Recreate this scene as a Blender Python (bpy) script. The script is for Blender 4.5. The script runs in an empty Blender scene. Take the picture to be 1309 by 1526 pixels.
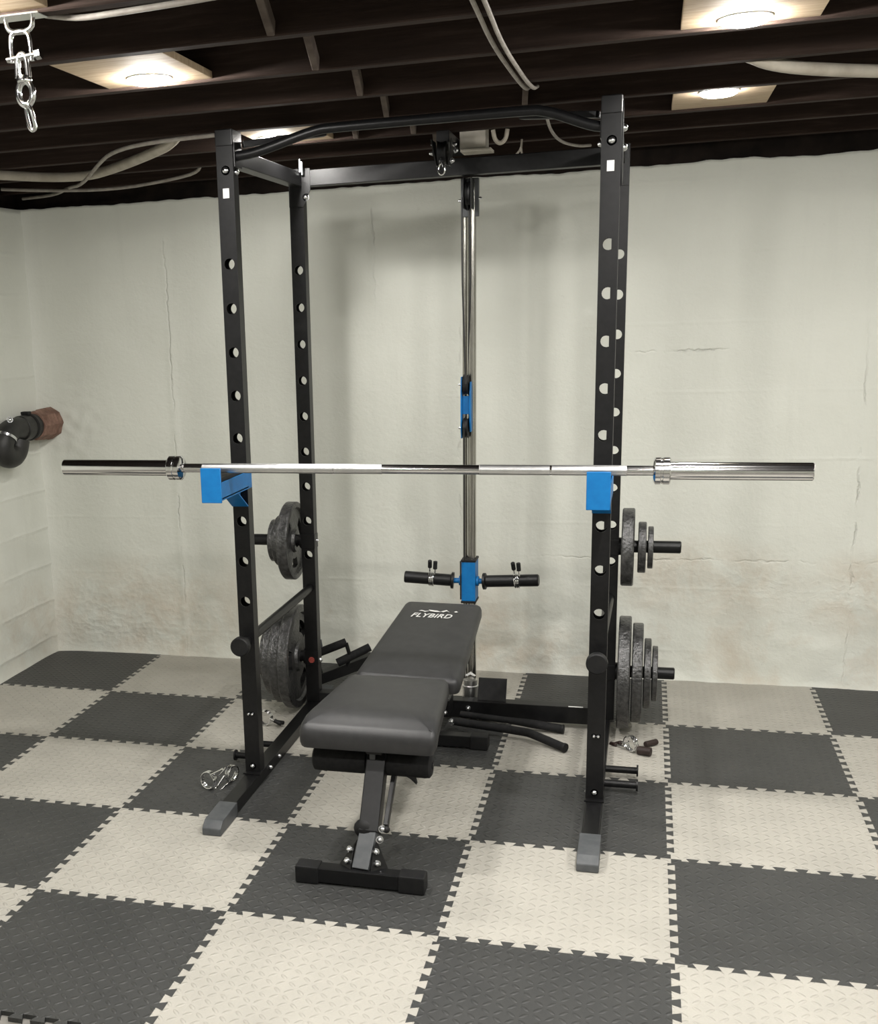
import bpy, bmesh, math, random
from mathutils import Vector, Matrix, noise
from mathutils.geometry import tessellate_polygon
random.seed(7)
SC = bpy.context.scene
COL = SC.collection
PI = math.pi
T = 0.61                       # pitch of the foam tiles

# ------------------------------------------------------------------ helpers
def V(*a): return Vector(a)

class B:
    """collects shapes in world coordinates; becomes one mesh object"""
    def __init__(s): s.bm = bmesh.new()
    def _bev(s, verts, r, seg=2):
        if r <= 0: return
        es = {e for v in verts for e in v.link_edges}
        bmesh.ops.bevel(s.bm, geom=list(es), offset=r, segments=seg, affect='EDGES', profile=0.5)
    def box(s, x0, x1, y0, y1, z0, z1, r=0.0, seg=2):
        m = Matrix.Translation(((x0+x1)/2, (y0+y1)/2, (z0+z1)/2)) @ Matrix.Diagonal((abs(x1-x0), abs(y1-y0), abs(z1-z0), 1))
        g = bmesh.ops.create_cube(s.bm, size=1, matrix=m)
        s._bev(g['verts'], r, seg)
        return s
    def bar(s, p0, p1, w, h, up=(0, 0, 1), r=0.0, seg=2):
        p0, p1 = Vector(p0), Vector(p1)
        d = (p1-p0); L = d.length; d.normalize()
        side = d.cross(Vector(up)).normalized(); u = side.cross(d).normalized()
        R = Matrix((side, d, u)).transposed().to_4x4()
        m = Matrix.Translation((p0+p1)/2) @ R @ Matrix.Diagonal((w, L, h, 1))
        g = bmesh.ops.create_cube(s.bm, size=1, matrix=m)
        s._bev(g['verts'], r, seg)
        return s
    def cyl(s, p0, p1, r, r2=None, n=24, bev=0.0):
        p0, p1 = Vector(p0), Vector(p1)
        d = p1-p0; L = d.length
        R = d.to_track_quat('Z', 'Y').to_matrix().to_4x4()
        m = Matrix.Translation((p0+p1)/2) @ R
        g = bmesh.ops.create_cone(s.bm, cap_ends=True, segments=n, radius1=r, radius2=r if r2 is None else r2, depth=L, matrix=m)
        if bev > 0:
            vs = set(g['verts'])
            es = [e for e in s.bm.edges if e.verts[0] in vs and e.verts[1] in vs and any(len(f.verts) > 4 for f in e.link_faces)]
            bmesh.ops.bevel(s.bm, geom=es, offset=bev, segments=3, affect='EDGES', profile=0.5)
        return s
    def ball(s, c, r, sx=1, sy=1, sz=1, n=16):
        m = Matrix.Translation(c) @ Matrix.Diagonal((sx, sy, sz, 1))
        bmesh.ops.create_uvsphere(s.bm, u_segments=n, v_segments=max(6, n//2), radius=r, matrix=m)
        return s
    def tube(s, pts, r, n=12, closed=False, smooth=0, flat=1.0):
        pts = [Vector(p) for p in pts]
        for _ in range(smooth):
            q = []
            rng = range(len(pts)) if closed else range(len(pts)-1)
            if not closed: q.append(pts[0])
            for i in rng:
                a, b = pts[i], pts[(i+1) % len(pts)]
                if closed or i > 0: q.append(a.lerp(b, .25))
                if closed or i < len(pts)-2: q.append(a.lerp(b, .75))
            if not closed: q.append(pts[-1])
            pts = q
        N = len(pts); rings = []; prev = None
        rr = r if callable(r) else (lambda t: r)
        for i, p in enumerate(pts):
            if closed: d = pts[(i+1) % N]-pts[i-1]
            else: d = pts[min(i+1, N-1)]-pts[max(i-1, 0)]
            d.normalize()
            if prev is None:
                a = Vector((0, 0, 1)) if abs(d.z) < .9 else Vector((1, 0, 0))
                u = d.cross(a).normalized()
            else:
                u = (prev - d*prev.dot(d)).normalized()
            prev = u; w = d.cross(u)
            R = rr(i/max(1, N-1))
            rings.append([s.bm.verts.new(p+R*(u*math.cos(2*PI*k/n)+w*flat*math.sin(2*PI*k/n))) for k in range(n)])
        for i in range(N if closed else N-1):
            a, b = rings[i], rings[(i+1) % N]
            off = 0
            if closed and i == N-1:
                off = min(range(n), key=lambda o: (b[o].co-a[0].co).length)
            for k in range(n):
                s.bm.faces.new((a[k], a[(k+1) % n], b[(k+1+off) % n], b[(k+off) % n]))
        if not closed:
            s.bm.faces.new(rings[0][::-1]); s.bm.faces.new(rings[-1])
        return s
    def lathe(s, prof, o, axis, n=40, closed=True):
        """prof: (radius, offset along axis)"""
        ax = Vector(axis).normalized(); a = Vector((0, 0, 1)) if abs(ax.z) < .9 else Vector((1, 0, 0))
        u = ax.cross(a).normalized(); w = ax.cross(u); o = Vector(o)
        rings = []
        for r, t in prof:
            if r < 1e-6: rings.append([s.bm.verts.new(o+ax*t)])
            else: rings.append([s.bm.verts.new(o+ax*t+r*(u*math.cos(2*PI*k/n)+w*math.sin(2*PI*k/n))) for k in range(n)])
        m = len(rings)
        for i in range(m if closed else m-1):
            a_, b_ = rings[i], rings[(i+1) % m]
            if len(a_) == 1 and len(b_) == 1: continue
            for k in range(n):
                k2 = (k+1) % n
                if len(a_) == 1: s.bm.faces.new((a_[0], b_[k2], b_[k]))
                elif len(b_) == 1: s.bm.faces.new((a_[k], a_[k2], b_[0]))
                else: s.bm.faces.new((a_[k], a_[k2], b_[k2], b_[k]))
        return s
    def prism(s, pts, off, r=0.0, seg=2):
        off = Vector(off)
        a = [s.bm.verts.new(Vector(p)) for p in pts]; b = [s.bm.verts.new(Vector(p)+off) for p in pts]
        n = len(a)
        s.bm.faces.new(a[::-1]); s.bm.faces.new(b)
        for i in range(n): s.bm.faces.new((a[i], a[(i+1) % n], b[(i+1) % n], b[i]))
        if r: s._bev(a+b, r, seg)
        return s
    def build(s, name, m, parent=None, base=None, smooth=True, angle=40):
        off = Vector((0, 0, 0))
        if parent is not None:
            p = parent
            while p is not None: off += p.location; p = p.parent
        elif base is not None: off = Vector(base)
        bmesh.ops.recalc_face_normals(s.bm, faces=s.bm.faces)
        bmesh.ops.translate(s.bm, verts=s.bm.verts, vec=-off)
        me = bpy.data.meshes.new(name); s.bm.to_mesh(me); s.bm.free()
        o = bpy.data.objects.new(name, me); COL.objects.link(o)
        me.materials.append(m)
        if smooth:
            me.polygons.foreach_set('use_smooth', [True]*len(me.polygons))
            me.set_sharp_from_angle(angle=math.radians(angle))
            if angle <= 40:
                wn = o.modifiers.new('weighted', 'WEIGHTED_NORMAL'); wn.keep_sharp = True; wn.weight = 80
        if parent is not None: o.parent = parent
        elif base is not None: o.location = base
        return o

def tag(o, label=None, cat=None, group=None, kind=None):
    if label: o['label'] = label
    if cat: o['category'] = cat
    if group: o['group'] = group
    if kind: o['kind'] = kind
    return o
def thing(name, loc, label, cat, group=None):
    o = bpy.data.objects.new(name, None); COL.objects.link(o)
    o.location = loc; o.empty_display_size = .05
    return tag(o, label, cat, group)
def dup(root, loc, label, group=None, rot=None):
    def cp(o, par):
        c = o.copy(); COL.objects.link(c); c.parent = par
        for ch in list(o.children): cp(ch, c)
        return c
    r = cp(root, None); r.location = loc
    if rot is not None: r.rotation_euler = rot
    r['label'] = label
    if group: r['group'] = group
    return r

# ------------------------------------------------------------------ materials
def mat(name, col, rough=.5, metal=0.0, spec=.5):
    m = bpy.data.materials.new(name); m.use_nodes = True
    b = m.node_tree.nodes['Principled BSDF']
    b.inputs['Base Color'].default_value = (*col, 1); b.inputs['Roughness'].default_value = rough
    b.inputs['Metallic'].default_value = metal; b.inputs['Specular IOR Level'].default_value = spec
    return m
class N:
    def __init__(s, m): s.m = m; s.t = m.node_tree; s.b = s.t.nodes['Principled BSDF']
    def new(s, typ, **kw):
        n = s.t.nodes.new(typ)
        for k, v in kw.items(): setattr(n, k, v)
        return n
    def ln(s, a, b): s.t.links.new(a, b)
    def val(s, sock, v):
        if isinstance(v, bpy.types.NodeSocket): s.ln(v, sock)
        else: sock.default_value = v
    def math(s, op, a, b=0.0, c=None, clamp=False):
        n = s.new('ShaderNodeMath', operation=op, use_clamp=clamp)
        s.val(n.inputs[0], a); s.val(n.inputs[1], b)
        if c is not None: s.val(n.inputs[2], c)
        return n.outputs[0]
    def coord(s, scale=(1, 1, 1), kind='Object'):
        tc = s.new('ShaderNodeTexCoord'); mp = s.new('ShaderNodeMapping')
        mp.inputs['Scale'].default_value = scale
        s.ln(tc.outputs[kind], mp.inputs['Vector']); return mp.outputs[0]
    def wpos(s):
        return s.new('ShaderNodeNewGeometry').outputs['Position']
    def noise(s, vec, scale, detail=4, rough=.55, dist=0):
        n = s.new('ShaderNodeTexNoise'); s.ln(vec, n.inputs['Vector'])
        n.inputs['Scale'].default_value = scale; n.inputs['Detail'].default_value = detail
        n.inputs['Roughness'].default_value = rough; n.inputs['Distortion'].default_value = dist
        return n.outputs['Fac']
    def ramp(s, fac, stops):
        r = s.new('ShaderNodeValToRGB'); s.ln(fac, r.inputs['Fac'])
        e = r.color_ramp.elements
        while len(e) < len(stops): e.new(.5)
        for el, (p, c) in zip(e, stops): el.position = p; el.color = (*c, 1) if len(c) == 3 else c
        return r.outputs['Color']
    def mix(s, fac, a, b):
        n = s.new('ShaderNodeMix', data_type='RGBA')
        s.val(n.inputs['Factor'], fac)
        for sock, v in ((n.inputs[6], a), (n.inputs[7], b)):
            if isinstance(v, bpy.types.NodeSocket): s.ln(v, sock)
            else: sock.default_value = (*v, 1)
        return n.outputs[2]
    def bump(s, h, strength, dist):
        n = s.new('ShaderNodeBump'); n.inputs['Strength'].default_value = strength; n.inputs['Distance'].default_value = dist
        s.ln(h, n.inputs['Height']); s.ln(n.outputs[0], s.b.inputs['Normal'])
    def color(s, c): s.ln(c, s.b.inputs['Base Color'])
    def rough(s, c): s.ln(c, s.b.inputs['Roughness'])

def noisy(m, scale, amt, c0, c1, bump=0.0, bscale=None, dist=.001):
    k = N(m); v = k.coord()
    k.color(k.ramp(k.noise(v, scale), [(.35, c0), (.65, c1)]))
    if bump: k.bump(k.noise(v, bscale or scale, 3), bump, dist)
    return m

M = {}
M['powder'] = noisy(mat('black_powder_coat', (.006, .006, .0065), .38, 0, .3), 60, 1, (.005, .005, .0055), (.008, .008, .0085), .12, 900, .0004)
M['matte'] = noisy(mat('black_plastic', (.008, .008, .009), .55, 0, .3), 40, 1, (.006, .006, .007), (.011, .011, .011), .1, 500, .0004)
M['greycap'] = noisy(mat('grey_end_cap', (.07, .075, .08), .5), 30, 1, (.06, .065, .07), (.085, .09, .095), .1, 400, .0004)
M['chrome'] = noisy(mat('chrome', (.78, .78, .78), .12, 1.0), 20, 1, (.74, .74, .74), (.80, .80, .80))
M['knurl'] = noisy(mat('knurled_chrome', (.75, .75, .75), .33, 1.0), 30, 1, (.70, .70, .70), (.78, .78, .78), .3, 1500, .0003)
M['zinc'] = noisy(mat('zinc_bolt', (.75, .76, .78), .25, 1.0), 40, 1, (.7, .71, .73), (.8, .81, .82))
M['rod'] = noisy(mat('steel_rod', (.42, .41, .38), .22, 1.0), 12, 1, (.38, .37, .34), (.46, .45, .42))
M['blue'] = noisy(mat('blue_powder_coat', (.003, .14, .39), .45, 0, .35), 40, 1, (.003, .13, .37), (.004, .15, .41), .1, 700, .0004)
M['iron'] = mat('hammertone_iron', (.075, .075, .075), .33, .7)
k = N(M['iron']); v = k.coord()
k.color(k.ramp(k.noise(v, 45), [(.3, (.05, .05, .05)), (.7, (.13, .13, .13))])); k.bump(k.noise(v, 95, 3), .9, .004)
M['vinyl'] = mat('black_vinyl', (.02, .02, .021), .42)
k = N(M['vinyl']); v = k.coord()
k.color(k.ramp(k.noise(v, 30), [(.3, (.017, .017, .018)), (.7, (.026, .026, .027))]))
vo = k.new('ShaderNodeTexVoronoi'); vo.inputs['Scale'].default_value = 420; k.ln(v, vo.inputs['Vector']); k.bump(vo.outputs['Distance'], .22, .0006)
M['foam'] = noisy(mat('black_foam', (.008, .008, .009), .8, 0, .3), 80, 1, (.006, .006, .007), (.012, .012, .012), .3, 600, .0006)
M['white'] = noisy(mat('white_sticker', (.75, .75, .72), .5), 60, 1, (.68, .68, .66), (.8, .8, .78))
M['print'] = noisy(mat('white_print', (.62, .62, .6), .5), 70, 1, (.5, .5, .48), (.7, .7, .68))
M['redplug'] = noisy(mat('red_plug', (.5, .09, .07), .5), 60, 1, (.45, .08, .06), (.55, .11, .09))
M['cable'] = noisy(mat('black_cable', (.01, .01, .01), .4), 60, 1, (.009, .009, .009), (.014, .014, .014))
M['wire'] = noisy(mat('grey_wire_sheath', (.33, .30, .26), .6), 30, 1, (.28, .25, .22), (.38, .35, .31))
M['conduit'] = noisy(mat('pale_conduit', (.42, .38, .31), .6), 14, 1, (.36, .32, .26), (.47, .43, .36))
M['boxgrey'] = noisy(mat('junction_box', (.45, .42, .36), .5), 14, 1, (.40, .37, .31), (.5, .47, .41))
M['clay'] = noisy(mat('brown_clay', (.20, .105, .075), .75), 26, 1, (.13, .065, .045), (.27, .16, .12), .4, 60, .003)
M['rubber'] = noisy(mat('black_rubber', (.016, .016, .015), .5), 20, 1, (.012, .012, .011), (.024, .023, .021), .2, 90, .001)
M['grip'] = noisy(mat('dark_brown_grip', (.02, .010, .007), .6), 60, 1, (.016, .008, .006), (.026, .013, .01))

# plywood panels
M['ply'] = mat('plywood', (.42, .32, .21), .75)
k = N(M['ply']); v = k.coord((1, 14, 1))
k.color(k.ramp(k.noise(v, 7, 6, .6, .6), [(.25, (.30, .21, .13)), (.5, (.45, .34, .22)), (.75, (.56, .45, .31))])); k.bump(k.noise(v, 20), .2, .002)
# dark stained joists
M['joist'] = mat('dark_joist', (.03, .017, .012), .85, 0, .25)
k = N(M['joist']); v = k.coord((1.2, 16, 16))
k.color(k.ramp(k.noise(v, 3, 6, .6, .4), [(.25, (.020, .012, .0095)), (.55, (.034, .021, .016)), (.8, (.066, .044, .035))])); k.bump(k.noise(v, 9), .3, .003)
M['deck'] = mat('dark_subfloor', (.016, .010, .008), .9, 0, .2)
k = N(M['deck']); v = k.coord((1, 8, 1))
k.color(k.ramp(k.noise(v, 4, 5), [(.3, (.010, .006, .005)), (.7, (.024, .015, .011))]))
M['strap'] = noisy(mat('bridging_wood', (.10, .075, .06), .8), 18, 1, (.07, .05, .04), (.14, .11, .09))
for nm, st in (('lens', 660), ('lens_dim', 250), ('lens_mid', 420)):
    M[nm] = mat('lamp_'+nm, (.9, .88, .8), .4)
    k = N(M[nm]); k.b.inputs['Emission Color'].default_value = (1.0, .972, .925, 1); k.b.inputs['Emission Strength'].default_value = st
M['lamprim'] = noisy(mat('lamp_rim', (.75, .72, .66), .5), 30, 1, (.7, .67, .61), (.8, .77, .71))

# foam tiles
def foam(name, c0, c1, rough):
    m = mat(name, c0, rough); k = N(m); p = k.wpos()
    sx = k.new('ShaderNodeSeparateXYZ'); k.ln(p, sx.inputs[0])
    S = 1/.0305
    u = k.math('MULTIPLY', sx.outputs[0], S); w = k.math('MULTIPLY', sx.outputs[1], S)
    fu = k.math('SUBTRACT', k.math('FRACT', u), .5); fw = k.math('SUBTRACT', k.math('FRACT', w), .5)
    par = k.math('MODULO', k.math('ABSOLUTE', k.math('ADD', k.math('FLOOR', u), k.math('FLOOR', w))), 2.0)
    a = k.math('MULTIPLY', k.math('ADD', fu, fw), .7071); b = k.math('MULTIPLY', k.math('SUBTRACT', fu, fw), .7071)
    pa = k.math('ADD', k.math('MULTIPLY', a, par), k.math('MULTIPLY', b, k.math('SUBTRACT', 1.0, par)))
    pb = k.math('ADD', k.math('MULTIPLY', b, par), k.math('MULTIPLY', a, k.math('SUBTRACT', 1.0, par)))
    d = k.math('ADD', k.math('POWER', k.math('DIVIDE', k.math('ABSOLUTE', pa), .46), 2.0), k.math('POWER', k.math('DIVIDE', k.math('ABSOLUTE', pb), .19), 2.0))
    h = k.math('SUBTRACT', 1.0, d, clamp=True)
    n = k.noise(p, 5, 5); n2 = k.noise(p, 160, 3)
    k.color(k.ramp(k.math('ADD', k.math('MULTIPLY', n, .7), k.math('MULTIPLY', n2, .3)), [(.35, c0), (.65, c1)]))
    k.bump(k.math('ADD', h, k.math('MULTIPLY', n2, .15)), .8, .0034)
    return m
M['tile_light'] = foam('light_grey_foam', (.375, .358, .318), (.435, .415, .368), .55)
M['tile_dark'] = foam('dark_grey_foam', (.034, .035, .0345), (.046, .0465, .045), .5)

# painted concrete
def concrete(name, left=False):
    m = mat(name, (.62, .615, .55), .62, 0, .35); k = N(m); p = k.wpos()
    sx = k.new('ShaderNodeSeparateXYZ'); k.ln(p, sx.inputs[0]); X, Y, Z = sx.outputs
    big = k.noise(p, 1.6, 4, .6); mid = k.noise(p, 7, 6, .6, .3); fine = k.noise(p, 55, 5, .65)
    base = k.ramp(big, [(.3, (.66, .67, .605)), (.7, (.725, .735, .67))])
    # stains: damp tan patches low on the wall
    low = k.math('MULTIPLY', k.math('SUBTRACT', 1.0, k.math('DIVIDE', Z, .62), clamp=True), 1.6, clamp=True)
    sn = k.math('MULTIPLY', k.math('SUBTRACT', k.noise(p, 2.3, 7, .68, .4), .50), 5.0, clamp=True)
    def blob(cx, cz, wx, wz):
        dx = k.math('POWER', k.math('ABSOLUTE', k.math('DIVIDE', k.math('SUBTRACT', X, cx), wx)), 2.0)
        dz = k.math('POWER', k.math('ABSOLUTE', k.math('DIVIDE', k.math('SUBTRACT', Z, cz), wz)), 2.0)
        return k.math('SUBTRACT', 1.0, k.math('ADD', dx, dz), clamp=True)
    patch = k.math('ADD', k.math('ADD', blob(-2.55, .18, .75, .36), blob(.15, .46, .45, .22)), k.math('ADD', blob(.85, .40, .35, .25), blob(-.75, .08, .8, .16)))
    sn2 = k.math('MULTIPLY', k.math('SUBTRACT', k.noise(p, 4.5, 8, .72, .6), .38), 4.0, clamp=True)
    st = k.math('MAXIMUM', k.math('MULTIPLY', low, sn), k.math('MULTIPLY', patch, sn2))
    c = k.mix(k.math('MULTIPLY', st, .62), base, (.56, .465, .36))
    spk = k.math('MULTIPLY', k.math('SUBTRACT', k.noise(p, 18, 6, .7), .66), 9.0, clamp=True)
    c = k.mix(k.math('MULTIPLY', spk, .35), c, (.40, .385, .33))
    vl = k.new('ShaderNodeMapping'); vl.inputs['Scale'].default_value = (6, 6, .5); k.ln(p, vl.inputs['Vector'])
    streak = k.math('MULTIPLY', k.math('SUBTRACT', k.noise(vl.outputs[0], 2.0, 5, .6), .55), 3.0, clamp=True)
    c = k.mix(k.math('MULTIPLY', streak, .18), c, (.47, .47, .42))
    k.color(c)
    h = k.math('ADD', k.math('MULTIPLY', mid, .6), k.math('MULTIPLY', fine, .22))
    chip = k.new('ShaderNodeTexVoronoi'); chip.inputs['Scale'].default_value = 26; cm = k.new('ShaderNodeMapping'); cm.inputs['Scale'].default_value = (1, 1, 1.4); k.ln(p, cm.inputs['Vector']); k.ln(cm.outputs[0], chip.inputs['Vector'])
    rough_low = k.math('MULTIPLY', k.math('MULTIPLY', k.math('MAXIMUM', k.math('MULTIPLY', low, .35), patch), k.math('MULTIPLY', k.math('SUBTRACT', k.noise(p, 3.2, 4, .6), .36), 3.0, clamp=True)), k.math('ADD', k.noise(p, 14, 6, .7, .8), k.math('MULTIPLY', chip.outputs['Distance'], .5)))
    h = k.math('ADD', h, rough_low)
    # faint horizontal lines left by the form boards
    zz = k.math('ADD', k.math('DIVIDE', Z, .19 if left else .285), k.math('MULTIPLY', mid, .10 if left else .05))
    ln_ = k.math('SUBTRACT', 1.0, k.math('MULTIPLY', k.math('ABSOLUTE', k.math('SUBTRACT', k.math('FRACT', zz), .5)), 26.0 if not left else 14.0), clamp=True)
    gate = k.math('MULTIPLY', k.math('SUBTRACT', k.noise(p, 1.9, 3), .46 if not left else .36), 6.0, clamp=True)
    h = k.math('ADD', h, k.math('MULTIPLY', k.math('MULTIPLY', ln_, gate), .13 if not left else .25))
    if not left:   # sharp cracks and lips of the formwork joints
        wob = k.math('MULTIPLY', k.math('SUBTRACT', k.noise(p, 9, 5, .65), .5), .06); gn = k.noise(p, 5.5, 3, .6)
        for ax_, c0, cz, wx, wz, amt in ((X, -2.30, 1.05, .25, 1.2, .8), (X, -.915, 1.15, .2, .6, .8), (X, .735, .75, .3, .85, .9), (X, -1.30, 2.0, .2, .35, .6), (Z, 1.445, 1.445, .30, .12, .9), (Z, .55, .55, .9, .12, .6)):
            dd = k.math('DIVIDE', k.math('ABSOLUTE', k.math('SUBTRACT', k.math('ADD', ax_, wob), c0)), .006)
            cen = c0 if ax_ is X else (.06 if cz > 1 else .2)
            gt = k.math('MULTIPLY', blob(cen, cz, wx, wz), k.math('MULTIPLY', k.math('SUBTRACT', gn, .44), 7.0, clamp=True))
            h = k.math('SUBTRACT', h, k.math('MULTIPLY', k.math('MULTIPLY', k.math('SUBTRACT', 1.0, dd, clamp=True), gt), amt*.7))
    k.bump(h, .7, .014)
    return m
M['wall'] = concrete('painted_concrete'); M['wall_l'] = concrete('painted_board_marked_concrete', True)
M['slab'] = noisy(mat('bare_concrete', (.22, .21, .19), .85), 5, 1, (.18, .17, .15), (.26, .25, .23), .3, 40, .003)
M['sill'] = noisy(mat('dark_sill_wood', (.012, .009, .007), .9, 0, .2), 12, 1, (.008, .006, .005), (.02, .014, .011))

# ------------------------------------------------------------------ setting
WL, WR, YB, YF, WT = -3.03, 3.2, 2.45, -4.6, 2.195
def struct(o): o['kind'] = 'structure'; return o
struct(B().box(WL-.1, WR+.1, YF-.1, YB+.2, -.15, -.013).build('floor', M['slab']))

def ridge(x, z, cx, w, seed):
    cx = cx+.02*noise.noise(V(seed, z*2.2, 0))+.006*noise.noise(V(seed, z*14, 3))
    d = (x-cx)/w
    return math.exp(-d*d)
def wall_grid(nx, nz, pos, top):
    bm = bmesh.new(); g = []
    for i in range(nx+1):
        row = []
        for j in range(nz+1):
            row.append(bm.verts.new(pos(i/nx, j/nz)))
        g.append(row)
    for i in range(nx):
        for j in range(nz): bm.faces.new((g[i][j], g[i+1][j], g[i+1][j+1], g[i][j+1]))
    return bm, g
def back_pos(u, v):
    x = WL-.02+u*(WR-WL+.04); top = WT+.012*noise.noise(V(x*3, 1, 0))+.007*noise.noise(V(x*17, 2, 0))
    z = -.013+v*(top+.013)
    d = .006*noise.noise(V(x*1.3, z*1.3, 4))+.0035*noise.noise(V(x*5, z*5, 9))
    a = min(1, max(0, (1.65-z)*2))*.6+.4
    d += .007*ridge(x, z, -2.30, .014, 1)*a
    d += .006*ridge(x, z, -1.30, .010, 2)*(1 if z > 1.7 else .25)
    d += .006*ridge(x, z, -.915, .008, 3)*(.5+.5*noise.noise(V(z*8, 5, 1)))*(1 if .7 < z < 1.7 else .2)
    d += .008*ridge(x, z, .735, .010, 5)*(.5+.6*noise.noise(V(z*9, 7, 1)))*(1 if z < 1.45 else .1)
    low = max(0, 1-z/.55)
    d += low*(.010*noise.noise(V(x*4, z*6, 2))+.005*noise.noise(V(x*13, z*15, 6)))
    # swept cove into the left corner and the toe at the floor
    d += .045*math.exp(-(x-WL)/.05)+.02*math.exp(-z/.035)
    # patch of mortar round the pipe
    pr = math.hypot(x+2.86, z-1.16); d += .02*math.exp(-(pr/.17)**2)*(1+.5*noise.noise(V(x*20, z*20, 1)))
    if -.15 < x < .3: d += .004*ridge(z, x, 1.445, .008, 8)*noise.noise(V(x*22, 3, 3))
    return V(x, YB-d, z)
bm, g = wall_grid(420, 200, back_pos, WT)
for i in range(420):   # ledge on top and body behind
    a, b = g[i][200], g[i+1][200]
    c = bm.verts.new((b.co.x, YB+.15, b.co.z)); d = bm.verts.new((a.co.x, YB+.15, a.co.z)); bm.faces.new((a, b, c, d))
w = B(); w.bm.free(); w.bm = bm
wb = struct(w.build('wall_back', M['wall'], angle=180))
def left_pos(u, v):
    y = YF+u*(YB+.03-YF); top = WT+.010*noise.noise(V(y*3, 21, 0))
    z = -.013+v*(top+.013)
    d = .007*noise.noise(V(y*1.3, z*1.3, 14))+.004*noise.noise(V(y*5, z*5, 19))
    f = ((z/.19+.45*noise.noise(V(y*1.1, z*.8, 3))) % 1.0)-.5
    d += (.006*math.exp(-(f/.10)**2)-.003)*(1 if z < 1.15 else .25)*(.35+.9*abs(noise.noise(V(y*2.1, z*3, 31))))
    d += .03*math.exp(-(YB-y)/.05)+.012*math.exp(-z/.03)
    return V(WL+d, y, z)
bm, g = wall_grid(300, 110, left_pos, WT)
for i in range(300):
    a, b = g[i][110], g[i+1][110]
    c = bm.verts.new((WL-.15, b.co.y, b.co.z)); d = bm.verts.new((WL-.15, a.co.y, a.co.z)); bm.faces.new((a, b, c, d))
w = B(); w.bm.free(); w.bm = bm
struct(w.build('wall_left', M['wall_l'], angle=180))
struct(B().box(WR, WR+.1, YF, YB+.1, -.013, 2.46).build('wall_right', M['wall']))
struct(B().box(WL-.1, WR+.1, YF-.1, YF, -.013, 2.46).build('wall_front', M['wall']))
struct(B().box(WL-.15, WR+.1, YF-.1, YB+.3, 2.47, 2.52).build('ceiling', M['deck']))
struct(B().box(WL-.15, WR+.1, YB+.06, YB+.14, 2.15, 2.47).build('trim_1', M['sill']))
struct(B().box(WL-.14, WL-.06, YF, YB+.06, 2.15, 2.47).build('trim_2', M['sill']))
JZ, JH = 2.265, .2
JY = [round(.31+.415*i, 3) for i in range(-11, 6)]
for y in JY:
    yy = y if y < 1.9 else (1.955 if y < 2.2 else 2.395)
    struct(B().box(WL-.06, WR, yy-.02, yy+.02, JZ, JZ+JH+.005, .003, 1).build('ceiling_joist', M['joist'], base=(0, yy, JZ)))
# slanting wooden bridging between the joists
for i, (y0, xa) in enumerate([(-.52, -.94), (-.105, -.95), (.31, -.93), (.725, -.94), (1.14, -.93), (1.555, -.92), (-.105+.83, -.50), (1.14, -1.14)]):
    b = B().bar((xa+.035, y0+.021, JZ+.15), (xa-.01, y0+.394, JZ+.015), .035, .018, (1, 0, 0), .002, 1)
    struct(b.build('bridging_strut', M['strap']))

# ------------------------------------------------------------------ foam floor tiles
AMP, TEETH = .0105, 9
def seam():
    p = T/10; m = p/2; d = .0045; out = [(0, 0), (m, 0), (m, -AMP)]
    for kk in range(TEETH):
        a = m+kk*p+p*.28; b = m+kk*p+p*.78
        out += [(a+d, -AMP), (a-d, AMP), (b+d, AMP), (b-d, -AMP)]
    out += [(T-m, -AMP), (T-m, 0), (T, 0)]
    return out
SEAM = seam()
YT = 4*T
def tile_outline(i, j):
    x0, y0 = i*T, j*T
    bot = [(x0+s, y0+o) for s, o in SEAM]; top = [(x0+s, y0+T+o) for s, o in SEAM]
    lef = [(x0+o, y0+s) for s, o in SEAM]; rig = [(x0+T+o, y0+s) for s, o in SEAM]
    if j == 3: top = [(x0+(.022 if i == -5 else 0), YT), (x0+T, YT)]
    if i == -5: lef = [(x0+.022, y0), (x0+.022, y0+T)]
    poly = bot+rig[1:]+top[::-1][1:]+lef[::-1][1:-1]
    if i == -5: poly[0] = (x0+.022, y0); poly = [q for q in poly if q[0] >= x0+.0219]
    out = []
    for q in poly:
        if not out or (abs(q[0]-out[-1][0])+abs(q[1]-out[-1][1])) > 1e-6: out.append(q)
    return out
ORD = ['first', 'second', 'third', 'fourth', 'fifth', 'sixth', 'seventh', 'eighth']
ROWS = {3: 'row along the back wall', 2: 'second row from the back wall', 1: 'third row from the back wall', 0: 'fourth row from the back wall', -1: 'fifth row from the back wall', -2: 'sixth row from the back wall'}
for j in range(-1, 4):
    for i in range(-5, 3):
        if i*T > 1.0+.25*max(0, j): continue
        if j == -1 and i < -4: continue
        dark = (i+j) % 2 == 0
        col = 'dark' if dark else 'light'
        pts = tile_outline(i, j)
        b = B(); n_ = len(pts)
        lo = [b.bm.verts.new((x, y, -.0125)) for x, y in pts]; hi = [b.bm.verts.new((x, y, 0)) for x, y in pts]
        for q in tessellate_polygon([[V(x, y, 0) for x, y in pts]]):
            b.bm.faces.new([hi[e] for e in q]); b.bm.faces.new([lo[e] for e in q[::-1]])
        for e in range(n_): b.bm.faces.new((lo[e], lo[(e+1) % n_], hi[(e+1) % n_], hi[e]))
        o = b.build('foam_floor_tile', M['tile_'+col], base=((i+.5)*T, (j+.5)*T, -.0125), smooth=False)
        tag(o, f"{col} grey foam tile, {ROWS[j]}, {ORD[i+5]} column from the left wall", 'floor tile', col+' grey interlocking foam tiles', 'thing')

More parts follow.
